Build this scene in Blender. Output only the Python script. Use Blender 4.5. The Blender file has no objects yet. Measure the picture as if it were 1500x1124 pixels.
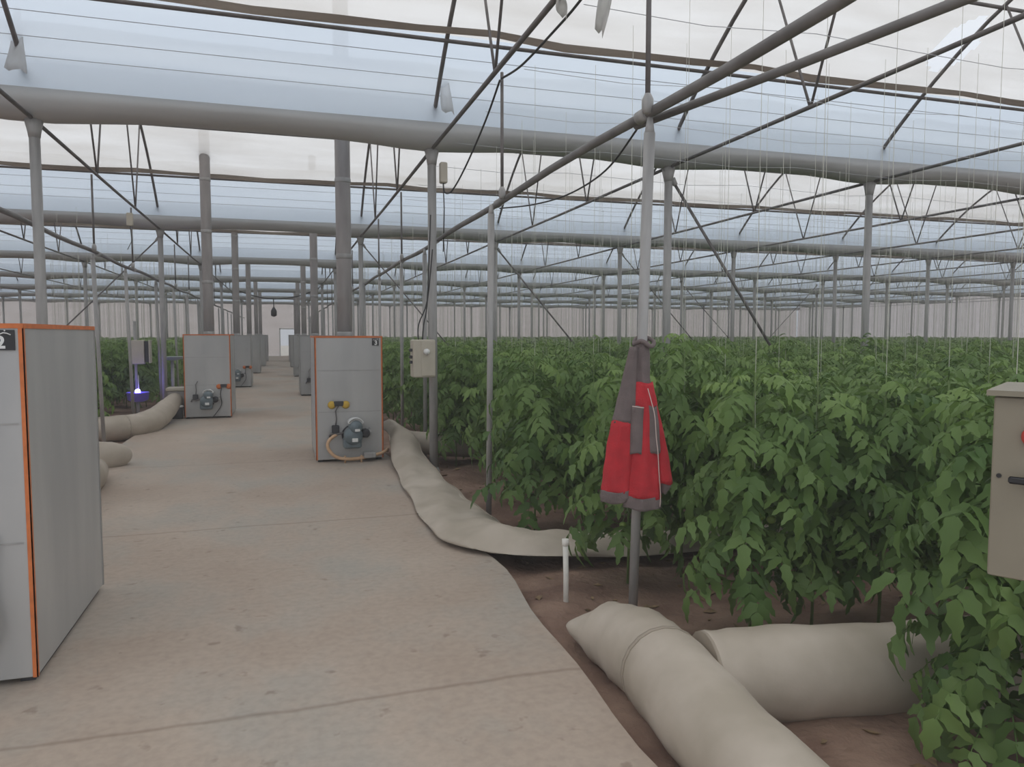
import bpy, math, random
import numpy as np
from mathutils import Vector, Matrix
random.seed(7)
rng = np.random.default_rng(7)
PI = math.pi
SC = bpy.context.scene
COL = SC.collection

# ------------------------------------------------------------------ helpers
class MB:
    """collects vertices and faces; build() links them as ONE mesh object"""
    def __init__(s):
        s.v = []; s.f = []; s.m = []; s.sm = []
    def add(s, vs, fs, mi=0, smooth=False):
        o = len(s.v)
        s.v.extend([tuple(p) for p in vs])
        for f in fs:
            s.f.append(tuple(i + o for i in f)); s.m.append(mi); s.sm.append(smooth)
        return s
    def box(s, x0, x1, y0, y1, z0, z1, mi=0, b=0.0):
        if b <= 0:
            v = [(x0,y0,z0),(x1,y0,z0),(x1,y1,z0),(x0,y1,z0),(x0,y0,z1),(x1,y0,z1),(x1,y1,z1),(x0,y1,z1)]
            return s.add(v, [(3,2,1,0),(4,5,6,7),(0,1,5,4),(1,2,6,5),(2,3,7,6),(3,0,4,7)], mi)
        rings = []
        for (z, i) in ((z0, b), (z0 + b, 0), (z1 - b, 0), (z1, b)):
            X0, X1, Y0, Y1 = x0 + i, x1 - i, y0 + i, y1 - i
            c = b * .9
            rings.append([(X0+c,Y0,z),(X1-c,Y0,z),(X1,Y0+c,z),(X1,Y1-c,z),(X1-c,Y1,z),(X0+c,Y1,z),(X0,Y1-c,z),(X0,Y0+c,z)])
        return s.rings(rings, mi, False)
    def rings(s, rings, mi=0, smooth=True, caps=True):
        n = len(rings[0]); v = [p for r in rings for p in r]; f = []
        for k in range(len(rings) - 1):
            for i in range(n):
                j = (i + 1) % n
                f.append((k*n+i, k*n+j, (k+1)*n+j, (k+1)*n+i))
        o = len(s.v)
        s.add(v, f, mi, smooth)
        if caps:
            s.f.append(tuple(o + i for i in range(n))[::-1]); s.m.append(mi); s.sm.append(False)
            k = o + (len(rings) - 1) * n
            s.f.append(tuple(k + i for i in range(n))); s.m.append(mi); s.sm.append(False)
        return s
    def tube(s, path, r, n=8, mi=0, flat=None, caps=True):
        """tube along a polyline; r number or list; flat=(sx,sz) squashes the section (sideways, up)"""
        P = [Vector(p) for p in path]
        R = r if isinstance(r, (list, tuple)) else [r] * len(P)
        up = None; rings = []
        for i, p in enumerate(P):
            t = (P[min(i+1, len(P)-1)] - P[max(i-1, 0)]).normalized()
            if up is None:
                ref = Vector((0,0,1)) if abs(t.z) < .9 else Vector((1,0,0))
                sd = t.cross(ref).normalized(); up = sd.cross(t).normalized()
            else:
                up = (up - t * up.dot(t)).normalized(); sd = t.cross(up).normalized()
            fx, fz = flat[i] if isinstance(flat, list) else (flat or (1, 1))
            rings.append([tuple(p + sd*(math.cos(a)*R[i]*fx) + up*(math.sin(a)*R[i]*fz)) for a in (2*PI*k/n for k in range(n))])
        return s.rings(rings, mi, True, caps)
    def lathe(s, prof, n=20, c=(0,0,0), mi=0, axis='z'):
        rings = []
        for (r, z) in prof:
            ring = []
            for k in range(n):
                a = 2*PI*k/n; x, y = math.cos(a)*max(r, 1e-4), math.sin(a)*max(r, 1e-4)
                q = (x, y, z) if axis == 'z' else ((x, -z, y) if axis == 'y' else (z, x, y))
                ring.append((c[0]+q[0], c[1]+q[1], c[2]+q[2]))
            rings.append(ring)
        return s.rings(rings, mi, True)
    def ball(s, c, r, n=10, mi=0, sq=1.0):
        return s.lathe([(r*math.sin(PI*k/n), -r*sq*math.cos(PI*k/n)) for k in range(n+1)], n+4, c, mi)
    def build(s, name, mats, parent=None, loc=None):
        me = bpy.data.meshes.new(name)
        me.from_pydata(s.v, [], s.f)
        mats = mats if isinstance(mats, (list, tuple)) else [mats]
        for m in mats: me.materials.append(m)
        me.polygons.foreach_set('material_index', s.m)
        me.polygons.foreach_set('use_smooth', s.sm)
        me.update()
        o = bpy.data.objects.new(name, me); COL.objects.link(o)
        if parent is not None: o.parent = parent
        if loc is not None: o.location = loc
        return o

def tag(o, label, cat, group=None):
    o['label'] = label; o['category'] = cat
    if group: o['group'] = group
    return o
def thing(name, label, cat, loc=(0,0,0), rz=0, group=None):
    o = bpy.data.objects.new(name, None); COL.objects.link(o)
    o.empty_display_size = .1
    o.location = loc; o.rotation_euler = (0, 0, rz)
    return tag(o, label, cat, group)
def struct(o):
    o['kind'] = 'structure'; return o
KIDS = {}
def kids(o):
    return [c for c in bpy.data.objects if c.parent == o]
def dup(root, loc, rz=None, label=None, group=None, scale=None, tree=None):
    r = root.copy(); COL.objects.link(r); r.location = loc
    if rz is not None: r.rotation_euler = (0, 0, rz)
    if scale is not None: r.scale = (scale,)*3
    if label: r['label'] = label
    if group: r['group'] = group
    for c, subs in (tree if tree is not None else [(c, kids(c)) for c in kids(root)]):
        d = c.copy(); COL.objects.link(d); d.parent = r
        for g in subs:
            e = g.copy(); COL.objects.link(e); e.parent = d
    return r
def tree_of(root): return [(c, kids(c)) for c in kids(root)]
def smooth_path(pts, n=6):
    P = [Vector(p) for p in pts]; out = []
    for i in range(len(P)-1):
        p0, p1, p2, p3 = P[max(i-1,0)], P[i], P[i+1], P[min(i+2,len(P)-1)]
        for k in range(n):
            t = k/n
            out.append(.5*((2*p1)+(p2-p0)*t+(2*p0-5*p1+4*p2-p3)*t*t+(3*p1-p0-3*p2+p3)*t**3))
    out.append(P[-1]); return out

# ------------------------------------------------------------------ materials
def mat(name, base, rough=.6, metal=0.0, var=.0, vscale=6, base2=None, bump=0.0, bscale=40, stretch=(1,1,1), detail=4, coord='Object'):
    m = bpy.data.materials.new(name); m.use_nodes = True
    nt = m.node_tree; N = nt.nodes; L = nt.links
    b = N['Principled BSDF']
    b.inputs['Base Color'].default_value = (*base, 1); b.inputs['Roughness'].default_value = rough
    b.inputs['Metallic'].default_value = metal
    if var > 0 or base2 or bump > 0:
        tc = N.new('ShaderNodeTexCoord'); mp = N.new('ShaderNodeMapping'); mp.inputs['Scale'].default_value = stretch
        L.new(tc.outputs[coord], mp.inputs['Vector'])
    if var > 0 or base2:
        nz = N.new('ShaderNodeTexNoise'); nz.inputs['Scale'].default_value = vscale; nz.inputs['Detail'].default_value = detail
        L.new(mp.outputs['Vector'], nz.inputs['Vector'])
        cr = N.new('ShaderNodeValToRGB'); e = cr.color_ramp.elements
        b2 = base2 or tuple(min(1, c*(1+var)) for c in base)
        b1 = base if base2 else tuple(c*(1-var) for c in base)
        e[0].position = .36; e[0].color = (*b1, 1); e[1].position = .66; e[1].color = (*b2, 1)
        L.new(nz.outputs['Fac'], cr.inputs['Fac']); L.new(cr.outputs['Color'], b.inputs['Base Color'])
    if bump > 0:
        n2 = N.new('ShaderNodeTexNoise'); n2.inputs['Scale'].default_value = bscale; n2.inputs['Detail'].default_value = 5
        L.new(mp.outputs['Vector'], n2.inputs['Vector'])
        bp = N.new('ShaderNodeBump'); bp.inputs['Strength'].default_value = bump; bp.inputs['Distance'].default_value = .02
        L.new(n2.outputs['Fac'], bp.inputs['Height']); L.new(bp.outputs['Normal'], b.inputs['Normal'])
    return m

def film_mat(name, clear, tint, sky_tint, rib=0.0, dirt=None, streak=0.0):
    """greenhouse polythene: partly clear, partly scattering"""
    m = bpy.data.materials.new(name); m.use_nodes = True
    nt = m.node_tree; N = nt.nodes; L = nt.links
    N.remove(N['Principled BSDF']); out = N['Material Output']
    tr = N.new('ShaderNodeBsdfTransparent'); tr.inputs[0].default_value = (*sky_tint, 1)
    tl = N.new('ShaderNodeBsdfTranslucent'); df = N.new('ShaderNodeBsdfDiffuse')
    tc = N.new('ShaderNodeTexCoord'); mp = N.new('ShaderNodeMapping'); mp.inputs['Scale'].default_value = (.35, 2.2, 2.2)
    nz = N.new('ShaderNodeTexNoise'); nz.inputs['Scale'].default_value = 1.3; nz.inputs['Detail'].default_value = 5
    L.new(tc.outputs['Object'], mp.inputs['Vector']); L.new(mp.outputs['Vector'], nz.inputs['Vector'])
    cr = N.new('ShaderNodeValToRGB'); e = cr.color_ramp.elements
    d = dirt or tuple(c*.86 for c in tint)
    e[0].position = .3; e[0].color = (*d, 1); e[1].position = .7; e[1].color = (*tint, 1)
    L.new(nz.outputs['Fac'], cr.inputs['Fac'])
    L.new(cr.outputs['Color'], tl.inputs['Color']); L.new(cr.outputs['Color'], df.inputs['Color'])
    m1 = N.new('ShaderNodeMixShader'); m1.inputs[0].default_value = .10
    L.new(tl.outputs[0], m1.inputs[1]); L.new(df.outputs[0], m1.inputs[2])
    m2 = N.new('ShaderNodeMixShader'); m2.inputs[0].default_value = clear
    L.new(m1.outputs[0], m2.inputs[1]); L.new(tr.outputs[0], m2.inputs[2])
    L.new(m2.outputs[0], out.inputs['Surface'])
    return m

def leaf_mat(name, c1, c2, trans):
    m = bpy.data.materials.new(name); m.use_nodes = True
    nt = m.node_tree; N = nt.nodes; L = nt.links
    b = N['Principled BSDF']; out = N['Material Output']
    at = N.new('ShaderNodeAttribute'); at.attribute_name = 'tone'
    cr = N.new('ShaderNodeValToRGB'); e = cr.color_ramp.elements
    e[0].color = (*c1, 1); e[1].color = (*c2, 1)
    oi = N.new('ShaderNodeObjectInfo'); mm = N.new('ShaderNodeMath'); mm.operation = 'MULTIPLY_ADD'
    mm.inputs[1].default_value = .3
    L.new(oi.outputs['Random'], mm.inputs[0]); L.new(at.outputs['Fac'], mm.inputs[2])
    L.new(mm.outputs[0], cr.inputs['Fac'])
    L.new(cr.outputs['Color'], b.inputs['Base Color']); b.inputs['Roughness'].default_value = .5
    b.inputs['Specular IOR Level'].default_value = .35
    tl = N.new('ShaderNodeBsdfTranslucent')
    hs = N.new('ShaderNodeHueSaturation'); hs.inputs['Value'].default_value = 1.5
    L.new(cr.outputs['Color'], hs.inputs['Color']); L.new(hs.outputs['Color'], tl.inputs['Color'])
    mx = N.new('ShaderNodeMixShader'); mx.inputs[0].default_value = trans
    L.new(b.outputs[0], mx.inputs[1]); L.new(tl.outputs[0], mx.inputs[2]); L.new(mx.outputs[0], out.inputs['Surface'])
    return m

M = {}
M['steel'] = mat('galvanized_steel', (.37,.36,.35), .55, .1, .12, 5, stretch=(4,4,.6))
M['steel_dark'] = mat('weathered_pipe', (.17,.155,.15), .6, .3, .2, 7)
M['pipe'] = mat('painted_pipe', (.21,.20,.195), .55, .3, .15, 6)
M['cabinet'] = mat('galvanized_sheet', (.42,.42,.415), .42, .25, .0, 1.8, base2=(.51,.503,.49), bump=.03, bscale=3, stretch=(2,2,.45), detail=5)
M['flue'] = mat('flue_steel', (.33,.305,.295), .55, .3, .12, 3, stretch=(3,3,.7))
M['orange'] = mat('orange_tape', (.62,.17,.045), .55, 0, .12, 20)
M['black'] = mat('black_plastic', (.02,.02,.022), .45)
M['white'] = mat('white_paint', (.78,.78,.76), .5)
M['motor'] = mat('motor_blue_grey', (.16,.20,.22), .4, .2, .1, 20)
M['motor_dark'] = mat('dark_cast_iron', (.05,.05,.055), .5, .2)
M['yellow'] = mat('yellow_knob', (.62,.40,.05), .5)
M['red'] = mat('red_plastic', (.50,.05,.035), .45)
M['hose'] = mat('tan_hose', (.62,.40,.24), .6, 0, .1, 30)
M['cream'] = mat('cream_enamel', (.50,.455,.37), .45, 0, .05, 8)
M['cream_shaded'] = mat('shaded_cream_enamel', (.26,.23,.172), .45, 0, .05, 8)  # darker copy of the cream enamel, shade on the control cabinet put into the colour
M['duct'] = mat('cream_duct_fabric', (.40,.345,.275), .7, 0, 0, 3, base2=(.52,.455,.38), bump=.25, bscale=5)
M['seam'] = mat('duct_seam', (.34,.29,.23), .8)
M['cable'] = mat('black_cable', (.03,.03,.03), .6)
M['wire'] = mat('thin_steel_wire', (.22,.22,.22), .5, .4)
M['wire_pale'] = mat('pale_wire', (.50,.51,.53), .6, .1)
M['twine'] = mat('white_twine', (.60,.60,.52), .8)
M['pvc'] = mat('white_pvc', (.74,.72,.66), .4, 0, .06, 20)
M['stem'] = mat('plant_stem', (.14,.21,.06), .6, 0, .15, 20)
M['tomato'] = mat('unripe_tomato', (.30,.42,.10), .3, 0, .12, 12)
M['gutter'] = mat('gutter_sheet', (.47,.472,.468), .5, .05, .06, 2, stretch=(.4,3,3))
M['jacket_red'] = mat('red_workwear', (.50,.024,.034), .85, 0, .1, 14, bump=.25, bscale=120)
M['jacket_grey'] = mat('grey_workwear', (.165,.130,.125), .85, 0, .1, 14, bump=.25, bscale=120)
M['zip'] = mat('pale_piping', (.62,.50,.46), .6)
M['concrete'] = None
M['leaf'] = leaf_mat('tomato_leaf', (.072,.142,.036), (.235,.345,.10), .3)
M['dry'] = mat('dry_debris', (.22,.15,.08), .9, 0, .3, 30)
M['tray'] = mat('tray_green_grey', (.32,.38,.34), .5)
M['film_low'] = film_mat('clear_polythene', .10, (.80,.88,.97), (.86,.93,1.0), dirt=(.74,.82,.92))
M['film_top'] = film_mat('milky_polythene', .16, (.95,.945,.94), (.97,.97,.97), dirt=(.77,.745,.715))
M['film_wall'] = film_mat('wall_polythene', .08, (.76,.69,.67), (.95,.9,.88), dirt=(.66,.59,.56))
M['film_roll'] = film_mat('rolled_polythene', .05, (.52,.47,.42), (.8,.8,.8), dirt=(.33,.28,.24))

def soil_mat():
    m = mat('soil', (.17,.10,.072), .95, 0, 0, 2.6, base2=(.31,.205,.15), bump=1.0, bscale=18, detail=8); return m
M['soil'] = soil_mat()
def concrete_mat():
    m = bpy.data.materials.new('dusty_concrete'); m.use_nodes = True
    nt = m.node_tree; N = nt.nodes; L = nt.links; b = N['Principled BSDF']; b.inputs['Roughness'].default_value = .85
    tc = N.new('ShaderNodeTexCoord')
    def noise(s, d=5, st=(1,1,1)):
        mp = N.new('ShaderNodeMapping'); mp.inputs['Scale'].default_value = st; L.new(tc.outputs['Object'], mp.inputs['Vector'])
        n = N.new('ShaderNodeTexNoise'); n.inputs['Scale'].default_value = s; n.inputs['Detail'].default_value = d; n.inputs['Roughness'].default_value = .6
        L.new(mp.outputs['Vector'], n.inputs['Vector']); return n
    def ramp(n, p0, c0, p1, c1):
        r = N.new('ShaderNodeValToRGB'); e = r.color_ramp.elements
        e[0].position = p0; e[0].color = (*c0,1); e[1].position = p1; e[1].color = (*c1,1); L.new(n.outputs['Fac'], r.inputs['Fac']); return r
    def mix(a, bb, fac, mode='MIX'):
        x = N.new('ShaderNodeMix'); x.data_type = 'RGBA'; x.blend_type = mode
        L.new(a, x.inputs[6]); L.new(bb, x.inputs[7])
        if isinstance(fac, (int, float)): x.inputs[0].default_value = fac
        else: L.new(fac, x.inputs[0])
        return x.outputs[2]
    base = ramp(noise(.55, 6), .35, (.40,.315,.25), .62, (.475,.395,.325))
    grey = ramp(noise(.8, 7, (1,.7,1)), .46, (0,0,0), .62, (1,1,1))
    gcol = N.new('ShaderNodeRGB'); gcol.outputs[0].default_value = (.39,.355,.308,1)
    c = mix(base.outputs[0], gcol.outputs[0], grey.outputs[0])
    fine = ramp(noise(22, 6), .3, (.82,.82,.82), .6, (1,1,1))
    c = mix(c, fine.outputs[0], .8, 'MULTIPLY')
    spots = ramp(noise(7, 3), .29, (.55,.5,.46), .36, (1,1,1))
    c = mix(c, spots.outputs[0], .6, 'MULTIPLY')
    # saw-cut joints across the slab every 3.2 m, a little wavy
    sx = N.new('ShaderNodeSeparateXYZ'); L.new(tc.outputs['Object'], sx.inputs[0])
    wob = noise(1.5, 3); a1 = N.new('ShaderNodeMath'); a1.operation = 'MULTIPLY_ADD'; a1.inputs[1].default_value = .12
    L.new(wob.outputs['Fac'], a1.inputs[0]); L.new(sx.outputs['Y'], a1.inputs[2])
    a2 = N.new('ShaderNodeMath'); a2.operation = 'PINGPONG'; a2.inputs[1].default_value = 1.63; L.new(a1.outputs[0], a2.inputs[0])
    a3 = N.new('ShaderNodeMapRange'); a3.inputs[1].default_value = 0; a3.inputs[2].default_value = .022; L.new(a2.outputs[0], a3.inputs[0])
    jr = N.new('ShaderNodeValToRGB'); jr.color_ramp.elements[0].color = (.62,.58,.54,1); jr.color_ramp.elements[1].color = (1,1,1,1)
    L.new(a3.outputs[0], jr.inputs['Fac'])
    c = mix(c, jr.outputs[0], .75, 'MULTIPLY')
    L.new(c, b.inputs['Base Color'])
    bp = N.new('ShaderNodeBump'); bp.inputs['Strength'].default_value = .25; bp.inputs['Distance'].default_value = .01
    L.new(noise(14, 6).outputs['Fac'], bp.inputs['Height']); L.new(bp.outputs['Normal'], b.inputs['Normal'])
    return m
M['concrete'] = concrete_mat()
def glow(name, c, s):
    m = bpy.data.materials.new(name); m.use_nodes = True; b = m.node_tree.nodes['Principled BSDF']
    b.inputs['Base Color'].default_value = (*c, 1); b.inputs['Emission Color'].default_value = (*c, 1); b.inputs['Emission Strength'].default_value = s
    return m
M['blue_glow'] = glow('blue_lamp', (.35,.30,1.0), 14)
M['blue_tub'] = mat('blue_translucent_tub', (.26,.22,.90), .4)

# ------------------------------------------------------------------ layout constants
GH, ARCH = 3.76, 1.95            # gutter underside, rise of the arch
BAY, Y1 = 8.22, 8.78             # gutter spacing, first gutter in view
GY = [Y1 + BAY*k for k in range(-1, 7)]        # gutters
YEND = GY[-1]
XW0, XW1 = -21.0, 46.0           # side walls
PX = [-18.6,-15.35,-12.1,-8.85,-5.6,-2.36,1.74,4.88,8.12,11.4,14.65,17.9,21.15,24.4,27.65,30.9,34.15,37.4,40.65,43.9]
SOIL = -.08
def arch(s):                      # height of the film at distance s from the gutter centre, s in 0..BAY
    t = 1 - abs(s - BAY/2)/(BAY/2)
    return GH + .26 + ARCH*(1-(1-t)**2)

# ------------------------------------------------------------------ floor and ground
mb = MB()
def edge_r(y): return 1.34 + .03*math.sin(y*1.7) + .02*math.sin(y*4.1+1) + .05*math.exp(-((y-5)/1.2)**2)
def edge_l(y): return -2.22 + .04*math.sin(y*.9)
ys = [-3 + .25*k for k in range(int((YEND+3)/.25)+1)]
for i in range(len(ys)-1):
    a, b = ys[i], ys[i+1]
    la, lb, ra, rb = edge_l(a), edge_l(b), edge_r(a), edge_r(b)
    mb.add([(la,a,0),(ra,a,0),(rb,b,0),(lb,b,0)], [(0,1,2,3)])
    mb.add([(ra,a,0),(ra+.03,a,-.16),(rb+.03,b,-.16),(rb,b,0)], [(0,1,2,3)])
    mb.add([(la,a,0),(la-.03,a,-.16),(lb-.03,b,-.16),(lb,b,0)], [(3,2,1,0)])
floor = struct(mb.build('floor', M['concrete']))

mb = MB()
def soil_h(x, y):
    return SOIL + .025*math.sin(x*2.1+y*1.3) + .018*math.sin(x*5.3-y*4.7) + .012*math.sin(x*11+y*9.1)*math.cos(y*13)
def soil_patch(xs, ys):
    o = len(mb.v); n = len(xs)
    vs = [(x, y, (soil_h(x,y) if not (edge_l(y)-.0 < x < edge_r(y)) else -.15)) for y in ys for x in xs]
    fs = [(j*n+i, j*n+i+1, (j+1)*n+i+1, (j+1)*n+i) for j in range(len(ys)-1) for i in range(n-1)]
    mb.add(vs, fs, 0, True)
fx = [XW0,-15,-10,-7,-5,-4,-3.4] + [-3 + .12*k for k in range(8)] + [-1,0,1.0] + [1.2+.06*k for k in range(70)] + [5.6,6.2,7,8,10,13,17,22,28,36,XW1]
fy = [-3,-1,0,1] + [1.5+.08*k for k in range(120)] + [11.5,12.2,13,14,15,16,17,18,20,23,27,32,38,45,52,YEND]
soil_patch(fx, fy)
ground = struct(mb.build('ground', M['soil']))

# ------------------------------------------------------------------ film roof, walls
HOLE = (8.02, 7.30, .30, .34)     # torn place in the film (x, s-position measured in y, half sizes)
def film(k):
    y0 = GY[k]
    prof_low = [.22,.26,.36,.5,.64,.78,.88]
    prof_up = [.88,1.0]+[1.08+.05*q for q in range(17)]+[2.0,2.15,2.3,2.7,3.1,3.5,3.8,BAY/2]
    def sheet(prof, mi, rough, mirror):
        # sheets hang a little between the trusses
        near = (k <= 1)
        xs = []
        x = XW0
        while x < XW1 - 1e-6:
            xs.append(x); x += (.05 if k == 0 and 7.55 < x < 8.5 else .42 if near and -6 < x < 15 else .85)
        xs.append(XW1)
        vs = []; n = len(xs)
        for s0 in prof:
            s = BAY - s0 if mirror else s0
            for x in xs:
                sag = 0
                for a, b in zip(PX[:-1], PX[1:]):
                    if a <= x <= b: sag = math.sin(PI*(x-a)/(b-a))
                w = rough*(math.sin(x*2.3+s*3+k)+math.sin(x*5.1-s*4.4+k*2)*.6)
                e = min(1, (s0-prof[0])/.3, (prof[-1]-s0)/.3) if rough > .01 else .3
                vs.append((x, y0+s, (GH+.25 if s0 < .23 else arch(s)) - (.05*sag if rough > .01 else .015*sag) * max(e,0) + w*max(e,0)))
        fs = []
        for j in range(len(prof)-1):
            for i in range(n-1):
                if k == 0 and mirror and mi == 1:
                    cx = .5*(xs[i]+xs[i+1]); cs = y0 + BAY - .5*(prof[j]+prof[j+1])
                    if ((cx-HOLE[0])/HOLE[2])**2 + ((cs-HOLE[1])/HOLE[3])**2 < 1: continue
                f = (j*n+i, j*n+i+1, (j+1)*n+i+1, (j+1)*n+i)
                fs.append(f if not mirror else f[::-1])
        mb.add(vs, fs, mi, True)
    mb = MB()
    for mirror in (False, True):
        sheet(prof_low, 0, .004, mirror); sheet(prof_up, 1, .018, mirror)
    return struct(mb.build('ceiling', [M['film_low'], M['film_top']]))
for k in range(len(GY)-1): film(k)

def wall_sheet(name, pts_fn, nu, nv):
    mb = MB(); vs = [pts_fn(i/nu, j/nv) for j in range(nv+1) for i in range(nu+1)]
    n = nu+1
    mb.add(vs, [(j*n+i, j*n+i+1, (j+1)*n+i+1, (j+1)*n+i) for j in range(nv) for i in range(nu)], 0, True)
    return struct(mb.build(name, M['film_wall']))
DX0, DX1 = -.1, 1.0               # far doorway
mb = MB()
def bwall(x0, x1, z0, z1, nx):
    vs = []; 
    for j in range(4):
        for i in range(nx+1):
            x = x0+(x1-x0)*i/nx; z = z0+(z1-z0)*j/3
            vs.append((x, YEND+.25+.02*math.sin(x*1.7+z), z))
    mb.add(vs, [(j*(nx+1)+i, j*(nx+1)+i+1, (j+1)*(nx+1)+i+1, (j+1)*(nx+1)+i) for j in range(3) for i in range(nx)], 0, True)
bwall(XW0, DX0, -.1, GH+.3, 40); bwall(DX1, XW1, -.1, GH+.3, 70); bwall(DX0, DX1, 2.0, GH+.3, 3)
wall_back = struct(mb.build('wall_back', M['film_wall']))
def side_wall(name, x):
    mb = MB()
    for k in range(len(GY)-1):
        n = 12; vs = []
        for i in range(n+1):
            s = BAY*i/n; y = GY[k]+s
            for z in (-.1, 1.8, GH+.26, arch(s)+.001): vs.append((x+.015*math.sin(y*2+z), y, z))
        mb.add(vs, [(i*4+j, (i+1)*4+j, (i+1)*4+j+1, i*4+j+1) for i in range(n) for j in range(3)], 0, True)
    return struct(mb.build(name, M['film_wall']))
side_wall('wall_left', XW0); side_wall('wall_right', XW1)
# far doorway: steel frame around the opening
mb = MB()
for x in (DX0, DX1): mb.box(x-.04, x+.04, YEND+.16, YEND+.24, 0, 2.04)
mb.box(DX0-.04, DX1+.04, YEND+.16, YEND+.24, 1.98, 2.06)
struct(mb.build('door_1', M['white']))
# bright yard outside the doorway
mb = MB(); mb.add([(-30,YEND+.5,-.12),(60,YEND+.5,-.12),(60,YEND+60,-.12),(-30,YEND+60,-.12)], [(0,1,2,3)])
struct(mb.build('ground_outside', mat('pale_yard', (.62,.58,.52), .9, 0, .1, .5)))

# ------------------------------------------------------------------ gutters
def gutter_mesh(k):
    mb = MB()
    prof = [(-.26,.27),(-.24,.15),(-.19,.07),(-.1,.015),(0,0),(.1,.015),(.19,.07),(.24,.15),(.26,.27),(.24,.27),(.18,.10),(0,.04),(-.18,.10),(-.24,.27)]
    xs = []; x = XW0
    while x < XW1: xs.append(x); x += .4
    xs.append(XW1)
    rings = []
    for x in xs:
        d = min(abs(x-p) for p in PX)
        up = .075*(1-math.exp(-(d/.75)**2)) ; tw = 1 - .05*(1-math.exp(-(d/.9)**2))
        rings.append([(x, y*tw, z + up*(1 - min(1, z/.27))) for y, z in prof])
    mb.rings(rings, 0, True)
    return mb
gl = ['grey sheet roof gutter right above the camera end of the path',
      'wide grey roof gutter nearest the camera, on the post with the cream boxes',
      'second grey roof gutter from the camera, spanning the path behind the first heater flue',
      'third grey roof gutter from the camera, above the path between heaters',
      'fourth grey roof gutter from the camera, far down the greenhouse',
      'fifth grey roof gutter from the camera, far down the greenhouse',
      'sixth grey roof gutter from the camera, just before the end wall',
      'last grey roof gutter, along the top of the end wall']
gproto = None
for k, y in enumerate(GY):
    if k == 0: continue
    if gproto is None:
        gproto = gutter_mesh(k).build('roof_gutter', M['gutter'], None, (0, y, GH)); g = gproto
    else:
        g = gproto.copy(); COL.objects.link(g); g.location = (0, y, GH)
    tag(g, gl[k], 'gutter', 'roof gutters')

# ------------------------------------------------------------------ posts under the gutters
def post_thing(label, group=None):
    t = thing('roof_post', label, 'post', (0,0,0), 0, group)
    mb = MB(); mb.tube([(0,0,SOIL-.1),(0,0,GH-.1)], .052, 12); mb.build('pole', M['steel'], t)
    mb = MB(); mb.tube([(0,0,GH-.16),(0,0,GH-.1),(0,0,GH+.02)], [.055,.064,.09], 12); mb.build('gutter_bracket', M['steel'], t)
    mb = MB(); mb.lathe([(.07,SOIL-.06),(.075,SOIL+.03),(.055,SOIL+.07)], 12); mb.build('footing_collar', M['steel'], t)
    return t
near_posts = {(1,5):'grey steel roof post rising behind the near left heater with the number plate',
 (1,6):'grey steel roof post carrying the small cream switch box right of the path',
 (1,7):'tall grey roof post under the near gutter, just behind the one with the jacket',
 (1,8):'thick grey roof post under the near gutter standing alone among the plants',
 (2,5):'grey roof post beside the blue insect lamp left of the path',
 (2,6):'grey roof post under the second gutter, right of the path behind the first heater',
 (2,7):'grey roof post under the second gutter, first one into the plants from the path',
 (2,8):'grey roof post under the second gutter, second one into the plants from the path',
 (2,9):'grey roof post under the second gutter, third one into the plants from the path',
 (2,10):'grey roof post under the second gutter, fourth one into the plants from the path'}
pproto = post_thing('x'); ptree = tree_of(pproto); first = True
for k, y in enumerate(GY):
    if k == 0: continue
    for i, x in enumerate(PX):
        # leave out what lies well outside the camera's view
        z = .297*x+.955*y; u = (.955*x-.297*y)/z if z > .5 else 9
        if abs(u) > .78: continue
        lab = near_posts.get((k,i)); grp = None
        if lab is None:
            lab = 'slim grey roof post far off, from the third gutter onward or deep in the plants'; grp = 'distant roof posts'
        if first: p = pproto; p.location = (x,y,0); p['label'] = lab; first = False; 
        else: p = dup(pproto, (x,y,0), tree=ptree, label=lab)
        if grp: p['group'] = grp

# ------------------------------------------------------------------ roof trusses: bottom chord, arch rib and webs, one per post line and bay
S1, S2 = 2.72, BAY-2.72
def truss_parts(t, fine):
    n = 10 if fine else 6
    ch = MB(); ch.tube([(0,.1,GH+.02),(0,BAY*.5,GH+.01),(0,BAY-.1,GH+.02)], .021, n)
    ar = MB(); ar.tube([(0,s,arch(s)-.03) for s in [.12,.3,.5,.75,1.05,1.4,1.8,2.3,2.8,3.4,BAY/2]] + [(0,BAY-s,arch(s)-.03) for s in [3.4,2.8,2.3,1.8,1.4,1.05,.75,.5,.3,.12]], .024, n)
    webs = [((0,S1,GH),(0,2.02,arch(2.02)-.03)), ((0,S1,GH),(0,3.55,arch(3.55)-.03)), ((0,S2,GH),(0,BAY-2.02,arch(2.02)-.03)), ((0,S2,GH),(0,BAY-3.55,arch(3.55)-.03))]
    if fine:
        ch.build('bottom_chord', M['steel_dark'], t); ar.build('arch_rib', M['steel_dark'], t)
        for a, b in webs: MB().tube([a,b], .013, 8).build('web_bar', M['steel_dark'], t)
    else:
        for a, b in webs: ch.tube([a,b], .013, 5)
        ch.add(ar.v, ar.f, 0, True); ch.build('truss_frame', M['steel_dark'], t)
tn = thing('roof_truss','x','roof truss'); truss_parts(tn, True); tnt = tree_of(tn)
tf = thing('roof_truss','x','roof truss'); truss_parts(tf, False); tft = tree_of(tf)
names_x = {5:'left of the path', 6:'right of the path', 7:'first over the plants', 8:'second over the plants',
           9:'third over the plants', 10:'fourth over the plants', 4:'over the left plants'}
usedn = usedf = False
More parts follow.
